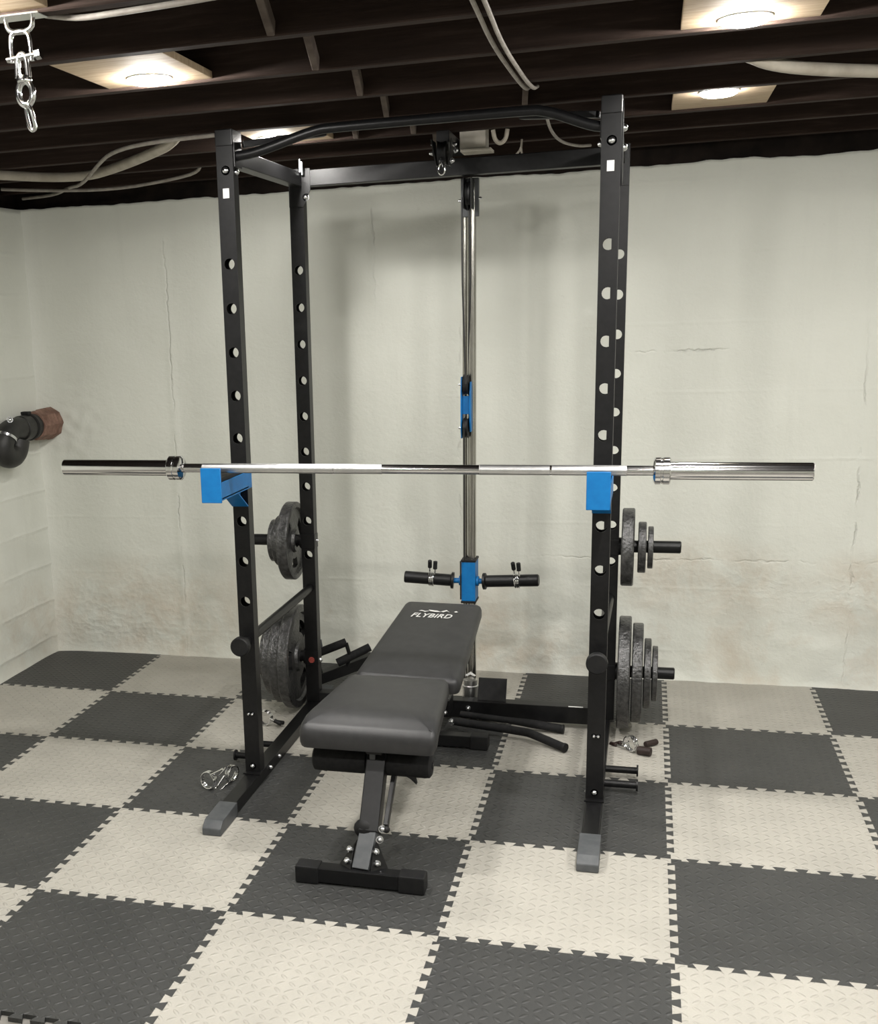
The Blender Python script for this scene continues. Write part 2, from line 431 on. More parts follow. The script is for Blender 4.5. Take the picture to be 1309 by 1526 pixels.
# ------------------------------------------------------------------ power rack
PX = (-1.438, -.240); PXR = (-1.438, -.228); PW = .056; PD = .048; YF0, YR0 = .905, 1.722; PTOP = 2.19
HZ = [1.825-.1425*i for i in range(10)]; HR = .0180
def holed_post(b, cx, y0, z0, z1, holes):
    """hollow square tube with round holes through its front and back faces"""
    h = PW/2; bm = b.bm; nseg = 16; wall = .003
    def plane(y):
        rims = []
        zs = sorted(holes)
        cur = z0
        def quad(za, zb):
            if zb-za > 1e-5: bm.faces.new([bm.verts.new((cx+sx*h, y, zz)) for sx, zz in ((-1, za), (1, za), (1, zb), (-1, zb))])
        for z in zs:
            quad(cur, z-h); cur = z+h
            inn, outr = [], []
            for t in range(nseg):
                a = 2*PI*t/nseg; c, s_ = math.cos(a), math.sin(a); mx = max(abs(c), abs(s_))
                inn.append(bm.verts.new((cx+HR*c, y, z+HR*s_))); outr.append(bm.verts.new((cx+h*c/mx, y, z+h*s_/mx)))
            for t in range(nseg):
                bm.faces.new((inn[t], inn[(t+1) % nseg], outr[(t+1) % nseg], outr[t]))
            rims.append(inn)
        quad(cur, z1)
        return rims
    def sides(y0_, y1_): pass
    ys = (y0, y0+wall, y0+PD-wall, y0+PD)
    R = [plane(y) for y in ys]
    for a, c in ((0, 1), (2, 3)):
        for ra, rc in zip(R[a], R[c]):
            for t in range(nseg): bm.faces.new((ra[t], ra[(t+1) % nseg], rc[(t+1) % nseg], rc[t]))
    for sx in (-1, 1):
        x = cx+sx*h; bm.faces.new([bm.verts.new(p) for p in ((x, y0, z0), (x, y0+PD, z0), (x, y0+PD, z1), (x, y0, z1))])
    for z in (z0, z1):
        bm.faces.new([bm.verts.new(p) for p in ((cx-h, y0, z), (cx+h, y0, z), (cx+h, y0+PD, z), (cx-h, y0+PD, z))])
    bmesh.ops.remove_doubles(bm, verts=bm.verts, dist=1e-5)
    return b
rack = thing('power_rack', (-.84, 1.2, 0), 'black steel power rack with lat pulley tower standing over the bench', 'power rack')
FH = .045
def bolt(p, d, parent, r=.0085, mt='zinc'):
    p, d = Vector(p), Vector(d).normalized()
    b = B().lathe([(0, .011), (r*.45, .0105), (r*.8, .008), (r, .003), (r, 0), (r*1.35, 0), (r*1.35, -.0015), (0, -.0015)][::1], p, d, n=12, closed=False)
    return b.build('bolt', M[mt], parent)
for sx, cx in zip((-1, 1), PX):
    for y0 in (YF0, YR0):
        if y0 == YR0: cx = PXR[sx > 0]
        b = holed_post(B(), cx, y0, FH, PTOP, HZ)
        post = b.build('post', M['powder'], rack, smooth=False)
        if y0 == YF0:
            zl = 2.045
            l = B().box(cx-.010, cx+.011, y0-.0012, y0-.0002, zl-.015, zl+.015).build('label_sticker', M['white'], post); l['label'] = 'small white sticker'
            # bracket on top carrying the pull-up bar
            B().box(cx-PW/2-.002, cx+PW/2+.002, y0-.003, y0+PW+.035, PTOP-.001, 2.24, .004).build('top_bracket', M['powder'], rack)
            bolt((cx+.002, y0, 2.115), (0, -1, 0), rack, .011)
            bolt((cx-sx*PW/2, y0+.025, 2.11), (-sx, 0, 0), rack)
            for zz, yy in ((2.155, .06), (2.105, .10)): bolt((cx+sx*(PW/2+.006), y0+yy, zz), (sx, 0, 0), rack, .011)
            bolt((cx, y0, .073), (0, -1, 0), rack, .009)
            for q in (-.006, .008): bolt((cx+q, y0, .272), (0, -1, 0), rack, .006)
            B().box(cx-PW/2-.004, cx+PW/2+.004, y0-.02, y0+PW+.02, FH, FH+.006, .001).build('base_plate', M['powder'], rack)
            # triangular gusset plate outside, below the side beam
            B().prism([(cx+sx*PW/2, y0+.02, 2.225), (cx+sx*PW/2, y0+PW+.10, 2.10), (cx+sx*PW/2, y0+PW+.10, 2.02), (cx+sx*PW/2, y0+.035, 1.99), (cx+sx*PW/2, y0+.02, 2.06)], (sx*.005, 0, 0)).build('gusset_plate', M['powder'], rack)
        else:
            B().prism([(cx-sx*PW/2, y0-.004, 2.20), (cx-sx*(PW/2+.03), y0-.004, 2.20), (cx-sx*(PW/2+.03), y0-.004, 2.12), (cx-sx*PW/2, y0-.004, 2.06), (cx+sx*PW/2, y0-.004, 2.06), (cx+sx*PW/2, y0-.004, 2.20)], (0, .004, 0)).build('gusset_plate', M['powder'], rack)
            for q, zz in ((-.012, 2.215), (.020, 2.205)):
                B().cyl((cx-sx*(.012+abs(q)), y0-.02, zz-.03), (cx-sx*(.012+abs(q)), y0-.02, zz+.018), .006, n=10).build('bolt', M['zinc'], rack)
            bolt((cx-sx*(PW/2+.012), y0-.004, 2.095), (0, -1, 0), rack, .010)
            bolt((cx-sx*PW/2, y0+.03, .742), (-sx, 0, 0), rack, .007)
            bolt((cx-sx*PW/2, y0+.03, .225), (-sx, 0, 0), rack, .010)
            if sx < 0: B().cyl((cx, y0-.003, .232), (cx, y0+.002, .232), .013).build('hole_plug', M['redplug'], rack)['label'] = 'red plug'
    cr_ = cx; cx = PX[sx > 0]
    # side beam along the top
    B().box(cx-.024, cx+.024, YF0+PD, YR0, 2.135, PTOP-.002, .003).build('side_beam', M['powder'], rack)
    # foot beam
    fb = B().box(cx-.0265, cx+.0265, .50, 1.93, .0, FH, .003).build('foot_beam', M['powder'], rack)
    cp = B().prism([(cx-.033, .462, .0005), (cx-.033, .462, .026), (cx-.033, .49, .046), (cx-.033, .635, .0495), (cx-.033, .635, .0005)], (.066, 0, 0), .004)
    cp.build('foot_cap', M['greycap'], fb)['label'] = 'grey rubber foot cap'
    B().box(cx-.031, cx+.031, 1.86, 1.95, .0005, .049, .004).build('foot_cap', M['greycap'], fb)
    # two band pegs sticking out of the foot
    for yy in (1.10, 1.235):
        pg = B().lathe([(0, 0), (.0125, 0), (.0125, .106), (.021, .106), (.021, .112), (0, .112)], (cx+sx*.0265, yy, .030), (sx, 0, 0), n=20, closed=False)
        pg.build('band_peg', M['powder'], rack)
    bolt((cx-sx*.0265, 1.02, .025), (-sx, 0, 0), rack, .008); bolt((cx-sx*.0265, 1.13, .027), (-sx, 0, 0), rack, .008)
    # plate storage horns on the rear post
    for zz, ln_ in ((.742, .24), (.240, .235)):
        x0 = cr_+sx*PW/2; ln_ -= .012*(sx > 0)
        B().lathe([(.0, 0), (.034, 0), (.034, .009), (.0235, .011), (.0235, ln_-.004), (.020, ln_), (0, ln_)], (x0, YR0+.028, zz), (sx, 0, 0), n=28, closed=False).build('storage_horn', M['powder'], rack)
        B().box(cr_-.03, cr_+.03, YR0-.003, YR0+PD+.003, zz-.03, zz+.03, .002).build('horn_sleeve', M['powder'], rack)
# cross members
cb = B().box(PX[0]+PW/2, PXR[1]-PW/2, YR0-.002, YR0+.05, 2.135, 2.195, .003).build('top_cross_beam', M['powder'], rack)
lb = B().box(PX[0]+PW/2, PXR[1]-PW/2, YR0-.012, YR0+.045, .022, .092, .003).build('lower_cross_beam', M['powder'], rack)
B().box(-.375, -.318, YR0-.0125, YR0-.002, .0922, .0930).build('label_sticker', M['white'], lb)['label'] = 'white sticker'
B().tube([(-.268, .94, 2.160), (-.30, .94, 2.165), (-.43, .94, 2.218), (-.50, .94, 2.222), (-1.08, .94, 2.222), (-1.15, .94, 2.218), (-1.34, .94, 2.165), (-1.41, .94, 2.160)], .0155, 16, smooth=2).build('pull_up_bar', M['powder'], rack)
for sx, xx in ((1, -1.41), (-1, -.268)):
    B().box(xx-.004, xx+.004, .915, .985, 2.125, 2.20, .002).build('bar_flange', M['powder'], rack)
# diagonal corner braces of the pull-up bar seen beside the far lamp
B().bar((-1.40, .985, 2.20), (-1.16, 1.13, 2.235), .03, .02, r=.002).build('corner_brace', M['powder'], rack)
B().bar((-.28, .985, 2.20), (-.52, 1.13, 2.235), .03, .02, r=.002).build('corner_brace', M['powder'], rack)
# ---- lat tower
LX, LY = -.786, 1.85
B().cyl((LX+.008, LY, .09), (LX+.008, LY, 2.12), .0165, n=28).build('guide_rod', M['rod'], rack)
B().cyl((LX-.021, LY+.012, .09), (LX-.021, LY+.012, 2.12), .0095, n=24).build('guide_rod', M['rod'], rack)
B().lathe([(0, 0), (.033, 0), (.033, .075), (.029, .078), (.029, .10), (0, .10)], (LX+.004, LY-.02, .048), (0, 0, 1), closed=False).build('rod_socket', M['knurl'], rack)
B().box(LX-.10, LX+.10, LY-.075, LY+.06, .022, .047, .003).build('tower_base', M['powder'], rack)
B().box(LX-.033, LX+.035, LY-.01, LY+.012, 1.995, 2.135, .002).build('top_plate', M['greycap'], rack)
def pulley(c, r, parent, w=.018, ax=(1, 0, 0)):
    B().lathe([(.004, -w/2), (r, -w/2), (r*.9, -w*.12), (r*.9, w*.12), (r, w/2), (.004, w/2)], c, ax, n=28).build('pulley', M['matte'], parent)
pulley((LX+.002, LY-.045, 2.075), .045, rack)
B().box(LX-.014, LX-.011, LY-.09, LY, 2.02, 2.13).build('pulley_bracket', M['powder'], rack)
B().box(LX+.015, LX+.018, LY-.09, LY, 2.02, 2.13).build('pulley_bracket', M['powder'], rack)
bolt((LX-.034, LY, 2.055), (-1, 0, 0), rack, .006); bolt((LX+.036, LY, 2.06), (1, 0, 0), rack, .006)
# floating double pulley block (blue)
pbx = LX-.008
blk = B().prism([(pbx-.020, LY-.055, 1.155), (pbx-.020, LY-.022, 1.155), (pbx-.020, LY-.014, 1.20), (pbx-.020, LY-.014, 1.34), (pbx-.020, LY-.024, 1.395), (pbx-.020, LY-.055, 1.395), (pbx-.020, LY-.066, 1.34), (pbx-.020, LY-.066, 1.20)], (.005, 0, 0), .001, 1)
blk.prism([(pbx+.015, LY-.055, 1.18), (pbx+.015, LY-.022, 1.18), (pbx+.015, LY-.014, 1.22), (pbx+.015, LY-.014, 1.33), (pbx+.015, LY-.024, 1.375), (pbx+.015, LY-.055, 1.375), (pbx+.015, LY-.066, 1.33), (pbx+.015, LY-.066, 1.22)], (.005, 0, 0), .001, 1)
blk.box(pbx-.015, pbx+.015, LY-.05, LY-.03, 1.25, 1.32)
pb = blk.build('pulley_block', M['blue'], rack); pb['label'] = 'blue pulley block'
pulley((pbx, LY-.043, 1.365), .040, pb); pulley((pbx, LY-.043, 1.195), .040, pb)
bolt((pbx-.021, LY-.043, 1.365), (-1, 0, 0), pb, .005); bolt((pbx-.021, LY-.043, 1.195), (-1, 0, 0), pb, .005)
# weight carriage (blue)
cr = B().box(LX-.028, LX+.029, LY-.055, LY+.035, .492, .655, .003).build('weight_carriage', M['blue'], rack); cr['label'] = 'blue weight carriage'
B().box(LX-.030, LX+.031, LY-.057, LY+.037, .655, .664, .002).build('rubber_pad', M['matte'], cr)
B().box(LX-.030, LX+.031, LY-.057, LY+.037, .483, .492, .002).build('rubber_pad', M['matte'], cr)
CARR = []
for sx, xi, xo in ((-1, -.848, -1.050), (1, -.728, -.505)):
    p0 = V(xi, LY-.03, .572); p1 = V(xo, LY-.045, .586); d = (p1-p0).normalized(); L = (p1-p0).length
    B().lathe([(0, 0), (.034, 0), (.034, .010), (.0245, .014), (.0245, L-.004), (.021, L), (0, L)], p0, d, n=28, closed=False).build('weight_sleeve', M['powder'], cr)
    B().cyl((LX+sx*.03, LY-.028, .572), tuple(p0), .011).build('sleeve_arm', M['blue'], cr)
    B().cyl((LX+sx*.03, LY-.028, .572), (LX+sx*.04, LY-.028, .572), .02).build('sleeve_collar', M['blue'], cr)
    CARR.append((p0, d, L))
B().prism([(LX-.016, LY-.0255, .166), (LX+.004, LY-.0255, .180), (LX+.026, LY-.0255, .166), (LX+.020, LY-.0255, .163), (LX+.004, LY-.0255, .171), (LX-.008, LY-.0255, .163)], (0, .008, 0)).build('arrow_sticker', M['white'], rack)['label'] = 'white arrow sticker'
# cables
B().tube([(LX-.012, LY-.072, .664), (LX-.012, LY-.075, 1.0), (LX-.012, LY-.083, 1.20)], .0035, 8).build('cable', M['cable'], rack)
B().tube([(LX-.004, LY-.004-.043-.043, 1.37), (LX-.016, LY-.085, 1.75), (LX-.018, LY-.088, 2.06)], .0035, 8).build('cable', M['cable'], rack)
B().tube([(pbx+.002, LY-.004, 1.37), (LX+.004, LY-.022, 1.75), (LX+.002, LY-.03, 2.02)], .0035, 8).build('cable', M['cable'], rack)
B().tube([(LX-.030, LY-.060, .50), (LX-.030, LY-.060, .66)], .003, 8).build('cable', M['cable'], rack)
# front arm with the high pulley and its snap hook
B().bar((-.81, YR0, 2.222), (-.82, 1.43, 2.236), .045, .04, r=.003).build('pulley_arm', M['powder'], rack)
hb = B().prism([(-.858, 1.40, 2.225), (-.858, 1.49, 2.225), (-.845, 1.47, 2.14), (-.845, 1.43, 2.14)], (.004, 0, 0)).prism([(-.788, 1.40, 2.225), (-.788, 1.49, 2.225), (-.801, 1.47, 2.14), (-.801, 1.43, 2.14)], (.004, 0, 0))
hbo = hb.build('pulley_bracket', M['powder'], rack)
pulley((-.823, 1.45, 2.185), .042, hbo, .03)
for q in ((-.860, 1.45, 2.185), (-.855, 1.46, 2.215)): bolt(q, (-1, 0, 0), hbo, .006)
for q in ((-.783, 1.45, 2.21), (-.790, 1.44, 2.155), (-.78, 1.46, 2.19)): bolt(q, (1, -.6, 0), hbo, .007)
B().tube([(-.836, 1.44, 2.20), (-.812, 1.40, 2.13)], .004, 8).build('cable', M['cable'], hbo)
B().tube([(-.822+.011*math.cos(a), 1.415, 2.128+.019*math.sin(a)) for a in [2*PI*i/16 for i in range(16)]], .0038, 8, closed=True).build('snap_hook', M['chrome'], rack)
B().ball((-.822, 1.415, 2.152), .009).build('cable_stop', M['matte'], rack)
# low row pulley and foot plate at the tower base
lp = B().box(-.905, -.835, 1.60, YR0-.012, .055, .125, .004).build('low_pulley_bracket', M['powder'], rack)
pulley((-.872, 1.60, .10), .046, lp, .022)
for q in ((-.862, 1.598, .150), (-.845, 1.598, .135), (-.852, 1.598, .075), (-.775, 1.708, .062)): bolt(q, (0, -1, 0), rack, .009)
B().prism([(-.740, 1.735, .092), (-.625, 1.735, .092), (-.625, 1.775, .172), (-.740, 1.775, .172)], (0, .008, .002), .001, 1).build('foot_plate', M['matte'], rack)

# ---- safety bars through the lowest holes
for sx, cx, lab in ((-1, PX[0], 'black round safety bar with knob end through left posts of the rack'), (1, PX[1], 'black round safety bar with knob end through right posts of the rack')):
    z = HZ[9]
    t = thing('safety_bar', (cx, YF0-.07, z), lab, 'safety bar', 'safety bars of the rack')
    B().cyl((cx, YF0-.05, z), (PXR[sx > 0], YR0+.01, z), .0172, n=28).build('bar', M['powder'], t)
    B().lathe([(0, 0), (.030, 0), (.034, .004), (.034, .026), (.030, .03), (.0172, .03)], (cx, YF0-.085, z), (0, 1, 0), n=28, closed=False).build('knob', M['matte'], t)

# ---- blue J hooks
for sx, cx, lab in ((-1, PX[0], 'bright blue bar holder on left front post under the barbell'), (1, PX[1], 'bright blue bar holder on right front post under the barbell')):
    t = thing('bar_holder', (cx, YF0-.13, 1.08), lab, 'bar holder', 'blue bar holders of the rack')
    dz = 0 if sx < 0 else -.010
    B().box(cx-.0355, cx+.0325, .630, .638, 1.078+dz, 1.190+dz, .0015, 1).build('front_lip', M['blue'], t)
    z0, z1 = 1.085+dz, 1.143+dz
    arm = B()
    for xx in (cx-.0328, cx+.0288): arm.box(xx, xx+.004, .638, YF0+PW*.6, z0, z1)
    arm.box(cx-.0328, cx+.0328, .638, YF0-.001, z0+.004, z0+.008)
    arm.build('arm', M['blue'], t)
    gs = B().prism([(cx-.002, .80, z0), (cx-.002, YF0-.001, z0), (cx-.002, YF0-.001, z0-.062)], (.004, 0, 0))
    gs.bar((cx, .80, z0+.002), (cx, YF0-.004, z0-.060), .058, .004)
    gs.build('brace', M['blue'], t)
    B().box(cx-.0285, cx+.0245, .640, YF0-.004, 1.143+dz-.046, 1.166+dz-.010, .002).build('rubber_liner', M['matte'], t)

# ---- barbell
P0, P1 = V(-1.990, .70, 1.1845), V(.338, .70, 1.1725); AX = (P1-P0).normalized()
def bx(x): return P0+AX*((x-P0.x)/AX.x)
bar = thing('barbell', tuple(bx(-.83)), 'long chrome olympic barbell resting on the two blue holders', 'barbell')
B().cyl(bx(-1.62), bx(-.03), .0148, n=32).build('shaft', M['chrome'], bar)
for a, b_ in ((-1.49, -1.052), (-1.048, -.895), (-.594, -.385), (-.379, -.165)):
    B().cyl(bx(a), bx(b_), .0155, n=32, bev=.0004).build('knurling', M['knurl'], bar)
for xo, xi, s in ((P0.x, -1.607, 1), (P1.x, -.043, -1)):
    L = abs(xi-xo)
    sl = B().lathe([(0, 0), (.024, 0), (.0262, .003), (.0262, L), (0, L)], bx(xo), AX*s, n=40, closed=False).build('sleeve', M['chrome'], bar)
    B().lathe([(.0, 0), (.036, 0), (.0395, .003), (.0395, .020), (.0375, .022), (.0375, .026), (.0395, .028), (.0395, .042), (.030, .048), (.0, .048)], bx(xi), AX*s, n=40, closed=False).build('collar', M['chrome'], sl)

# ------------------------------------------------------------------ weight plates
def plate(name, R, th, x, y, z, label, group, grips=True, ph=.3):
    """cast plate with rim, web with three grip holes, and hub; axis along x"""
    n = 60; bm = bmesh.new(); hub = max(.042, R*.27)
    rr = [.0262, hub, hub+.006, R*.46, R*.70, R*.84-.002, R*.86, R-.004, R]
    tt = [th*.5, th*.5, th*.24, th*.24, th*.24, th*.24, th*.5, th*.5, th*.40]
    hole = set()
    if grips and R > .12:
        for q in range(3):
            for kk in range(7): hole.add((int(n*(q/3)+n*ph+kk) % n, 3))
    grid = {}
    for s in (-1, 1):
        for i, (r, t) in enumerate(zip(rr, tt)):
            for kk in range(n):
                a = 2*PI*kk/n; grid[s, i, kk] = bm.verts.new((s*t, r*math.cos(a), r*math.sin(a)))
    for kk in range(n):
        k2 = (kk+1) % n
        for i in range(len(rr)-1):
            if (kk, i) in hole:
                for (k0, k1, i0, i1, nb) in ((kk, k2, i, i, (kk, i-1)), (kk, k2, i+1, i+1, (kk, i+1)), (kk, kk, i, i+1, ((kk-1) % n, i)), (k2, k2, i, i+1, (k2, i))):
                    if nb in hole: continue
                    bm.faces.new((grid[-1, i0, k0], grid[-1, i1, k1], grid[1, i1, k1], grid[1, i0, k0]))
                continue
            for s in (-1, 1):
                f = (grid[s, i, kk], grid[s, i, k2], grid[s, i+1, k2], grid[s, i+1, kk])
                bm.faces.new(f if s < 0 else f[::-1])
        for i in (0, len(rr)-1):
            bm.faces.new((grid[-1, i, kk], grid[-1, i, k2], grid[1, i, k2], grid[1, i, kk]))
    for v in bm.verts: v.co += V(x, y, z)
    b = B(); b.bm.free(); b.bm = bm
    o = b.build(name, M['iron'], base=(x, y, z), angle=30)
    return tag(o, label, 'weight plate', group)
HY = YR0+.028
hang = lambda zz: zz-.0026
def hung(R, th, x, zz, label, group, **kw):
    return plate('weight_plate', R, th, x, HY, hang(zz), label, group, **kw)
g = 'weight plates on upper right horn'
hung(.150, .046, -.166, .742, 'large grey iron plate on upper right horn, next to the post', g, ph=.1)
hung(.098, .030, -.114, .742, 'middle-sized grey plate on upper right horn, between large and smallest', g)
hung(.081, .020, -.083, .742, 'smallest grey plate on upper right horn, outermost of three', g)
g = 'weight plates on lower right horn'
hung(.222, .046, -.166, .240, 'largest grey iron plate on lower right horn, next to the post', g, ph=.15)
hung(.196, .040, -.117, .240, 'second largest grey plate on lower right horn, beside the largest', g)
hung(.137, .026, -.079, .240, 'third plate from the post on lower right horn, small grey iron', g)
hung(.108, .020, -.051, .240, 'smallest grey plate on lower right horn, outermost of four', g)
g = 'weight plates on upper left horn'
hung(.163, .044, -1.514, .742, 'large dark plate on upper left horn, next to the post', g, ph=.02)
hung(.105, .036, -1.556, .742, 'middle-sized dark plate on upper left horn, behind the large one', g)
hung(.088, .022, -1.587, .742, 'smallest dark plate on upper left horn, farthest from the post', g)
g = 'weight plates on lower left horn'
hung(.222, .044, -1.514, .240, 'largest dark plate with grip holes on lower left horn, beside the post', g, ph=.10)
hung(.200, .044, -1.560, .240, 'second dark plate from the post on lower left horn', g, ph=.2)
hung(.168, .036, -1.602, .240, 'third dark plate from the post on lower left horn', g, ph=.3)
hung(.120, .024, -1.634, .240, 'smallest dark plate on lower left horn, farthest from the post', g)

# ------------------------------------------------------------------ spring collars
def collar(o, axis, R, label, grip='matte', grips=True, group=None, roll=0.0, legs=.055):
    """coil of wire around an axis with two crossed legs and their grips"""
    o = Vector(o); ax = Vector(axis).normalized()
    a = Vector((0, 0, 1)) if abs(ax.z) < .9 else Vector((1, 0, 0))
    u = (a-ax*a.dot(ax)).normalized(); w = ax.cross(u)
    u, w = u*math.cos(roll)+w*math.sin(roll), w*math.cos(roll)-u*math.sin(roll)
    t = thing('spring_collar', tuple(o), label, 'spring collar', group)
    pts = []; turns = 3; n = 20; pitch = .0072; a0 = -.35
    tot = turns*2*PI+.7
    for i in range(int(turns*n)+3):
        ang = a0+tot*i/(turns*n+2)
        pts.append(o+R*(u*math.cos(ang)+w*math.sin(ang))+ax*(pitch*(ang-a0)/(2*PI)-pitch*turns/2))
    B().tube(pts, .0032, 8).build('coil', M['chrome'], t)
    for s, p in ((-1, pts[0]), (1, pts[-1])):
        d = (u+w*(.16*-s)).normalized()
        q = p+d*legs
        b = B().tube([p, p+d*.02, q], .0032, 8); b.build('leg', M['chrome'], t)
        if grips: B().cyl(q-d*.028, q+d*.006, .0085, n=14, bev=.002).build('grip', M[grip], t)
        else: B().cyl(q-d*.004, q+d*.004, .005, n=10).build('tip', M['chrome'], t)
    return t
for (p0, d, L), f, lab in zip(CARR, (.44, .62), ('black-levered spring collar on left sleeve of the blue carriage', 'black-levered spring collar on right sleeve of the blue carriage')):
    collar(p0+d*(L*f), d, .0268+.0015, lab, group='spring collars on the carriage sleeves', roll=-.25 if d.x < 0 else .3, legs=.050)
collar((-1.585, .835, .034), (.25, .9, -.05), .030, 'bare chrome spring collar on dark tile, farther from left rack post', grips=False, group='chrome collars by the left foot', roll=.9, legs=.06)
collar((-1.525, .915, .033), (.9, -.35, 0), .029, 'bare chrome spring collar on dark tile, touching distance of left rack post', grips=False, group='chrome collars by the left foot', roll=2.0, legs=.06)
collar((-1.59, 1.52, .033), (.2, 1, 0), .029, 'chrome spring collar with black grips lying behind left front post', roll=1.75, legs=.05)
collar((-.130, 1.50, .033), (.75, .65, 0), .029, 'chrome spring collar with dark grips on light tile below the right plates', 'grip', roll=-1.9, legs=.075)
t = thing('clip_grip', (-.06, 1.53, .0), 'two thick dark brown rubber grips lying on light tile right of a chrome collar', 'grip')
B().cyl((-.105, 1.478, .017), (-.057, 1.462, .019), .0165, n=16, bev=.003).build('grip', M['grip'], t)
B().cyl((-.078, 1.555, .0125), (-.036, 1.595, .0125), .0115, n=16, bev=.003).build('grip', M['grip'], t)

# ------------------------------------------------------------------ bars and handles lying on the floor
t = thing('lat_pulldown_bar', (-.6, 1.58, 0), 'black bent pulldown bar on the floor, nearer of two in front of the crossbeam', 'pulldown bar')
B().tube([(-.825, 1.590, .046), (-.53, 1.545, .036), (-.50, 1.530, .034), (-.375, 1.445, .020)], .0165, 16, smooth=2).build('grip', M['foam'], t)
B().cyl((-.375, 1.445, .020), (-.366, 1.439, .0195), .0185, n=18, bev=.002).build('end_cap', M['matte'], t)
bolt((-.822, 1.574, .048), (0, -1, .3), t, .010)
t = thing('row_bar', (-.6, 1.66, 0), 'black straight row bar on the floor, farther of two beside the crossbeam', 'row bar')
B().tube([(-.80, 1.668, .050), (-.55, 1.655, .036), (-.395, 1.648, .020)], lambda q: .0125 if q < .45 else .017, 16, smooth=1).build('grip', M['foam'], t)
B().cyl((-.395, 1.648, .020), (-.386, 1.647, .020), .0185, n=18, bev=.002).build('end_cap', M['matte'], t)
t = thing('dip_handle', (-1.34, 2.05, 0), 'black dip handle frame leaning behind the left rear post by the wall', 'dip handle')
B().bar((-1.58, 1.97, .028), (-1.27, 2.16, .120), .05, .05, r=.004).build('frame', M['powder'], t)
B().tube([(-1.52, 2.00, .165), (-1.375, 2.07, .215)], .019, 20).build('grip', M['foam'], t)
B().tube([(-1.41, 2.04, .125), (-1.275, 2.11, .185)], .019, 20).build('grip', M['foam'], t)
B().tube([(-1.375, 2.07, .212), (-1.355, 2.06, .150), (-1.38, 2.08, .09)], .009, 10).build('link', M['powder'], t)
B().tube([(-1.50, 2.01, .165), (-1.48, 2.02, .07)], .009, 10).build('link', M['powder'], t)
B().bar((-1.475, 2.02, .175), (-1.485, 2.025, .235), .016, .008, (0, 1, 0), .002).build('lever', M['greycap'], t)

# ------------------------------------------------------------------ weight bench
BX = -.872
bench = thing('weight_bench', (BX, .85, 0), 'black padded adjustable weight bench with raised backrest in front of the rack', 'weight bench')
def pad(b, outline, frame, th, nose=None):
    """rounded cushion: outline in (s,t) plane, crowned edge"""
    O, S, Tt, Nn = frame
    levels = [(-.5, .012), (-.42, .003), (-.25, 0), (.15, 0), (.36, .004), (.47, .012), (.5, .024)]
    cx = sum(p[0] for p in outline)/len(outline); cy = sum(p[1] for p in outline)/len(outline)
    rings = []
    m = len(outline)
    for f, ins in levels:
        ring = []
        for i, (s_, t_) in enumerate(outline):
            pr = Vector(outline[i-1]); nx = Vector(outline[(i+1) % m]); tg = (nx-pr).normalized(); nrm = Vector((-tg.y, tg.x))
            if nrm.dot(Vector((cx-s_, cy-t_))) < 0: nrm = -nrm
            q = Vector((s_, t_))+nrm*ins
            h = f*th
            z = nose(q.y, h) if nose else h
            ring.append(b.bm.verts.new(O+S*q.x+Tt*q.y+Nn*z))
        rings.append(ring)
    for a, c in zip(rings, rings[1:]):
        for i in range(m): b.bm.faces.new((a[i], a[(i+1) % m], c[(i+1) % m], c[i]))
    b.bm.faces.new(rings[0][::-1])
    top = rings[-1]
    # crowned top: fan of strips through the mid line
    prev = top
    for f, hh in ((.75, .004), (.45, .006), (.15, .0065)):
        cur = []
        for i, v in enumerate(top):
            s_, t_ = outline[i]; q = Vector((cx+(s_-cx)*f*.93, cy+(t_-cy)*f*.93))
            h = .5*th+hh
            cur.append(b.bm.verts.new(O+S*q.x+Tt*q.y+Nn*(nose(q.y, h) if nose else h)))
        for i in range(m): b.bm.faces.new((prev[i], prev[(i+1) % m], cur[(i+1) % m], cur[i]))
        prev = cur
    b.bm.faces.new(prev)
    return b
def trapezoid(w0, w1, L, r, n=5, fill=10):
    """rounded trapezoid, width w0 at t=0, w1 at t=L"""
    cs = [(-w0/2, 0), (w0/2, 0), (w1/2, L), (-w1/2, L)]
    out = []
    for i in range(4):
        p = Vector(cs[i]); a = (Vector(cs[i-1])-p).normalized(); c = (Vector(cs[(i+1) % 4])-p).normalized()
        rad = r[i] if isinstance(r, (list, tuple)) else r
        s0, s1 = p+a*rad, p+c*rad
        for kk in range(n+1):
            f = kk/n; q = s0.lerp(p, f).lerp(p.lerp(s1, f), f); out.append((q.x, q.y))
        nx = Vector(cs[(i+1) % 4]); rn = r[(i+1) % 4] if isinstance(r, (list, tuple)) else r
        e = nx+(p-nx).normalized()*rn
        for kk in range(1, fill):
            q = s1.lerp(e, kk/fill); out.append((q.x, q.y))
    return out
# seat: front edge rolls down
def nose(t, h):
    d = max(0, .10-t)/.10
    return h-.030*d**2.2
ys0 = .345
seat = pad(B(), trapezoid(.425, .345, .500, (.03, .03, .035, .035)), (V(BX-.011, ys0, .436), V(1, 0, 0), V(0, 1, -.01).normalized(), V(0, 0, 1)), .068, nose)
seat.build('seat', M['vinyl'], bench, angle=60)
# backrest
b0 = V(BX+.010, .852, .428); tip = V(BX+.036, 1.50, .535)
tv = (tip-b0); BL = tv.length; tv.normalize(); nv = V(1, 0, 0).cross(tv).normalized(); sv = tv.cross(nv).normalized()
back = pad(B(), trapezoid(.365, .296, BL, (.035, .035, .030, .030)), (b0, sv, tv, nv), .056)
bk = back.build('backrest', M['vinyl'], bench, angle=60)
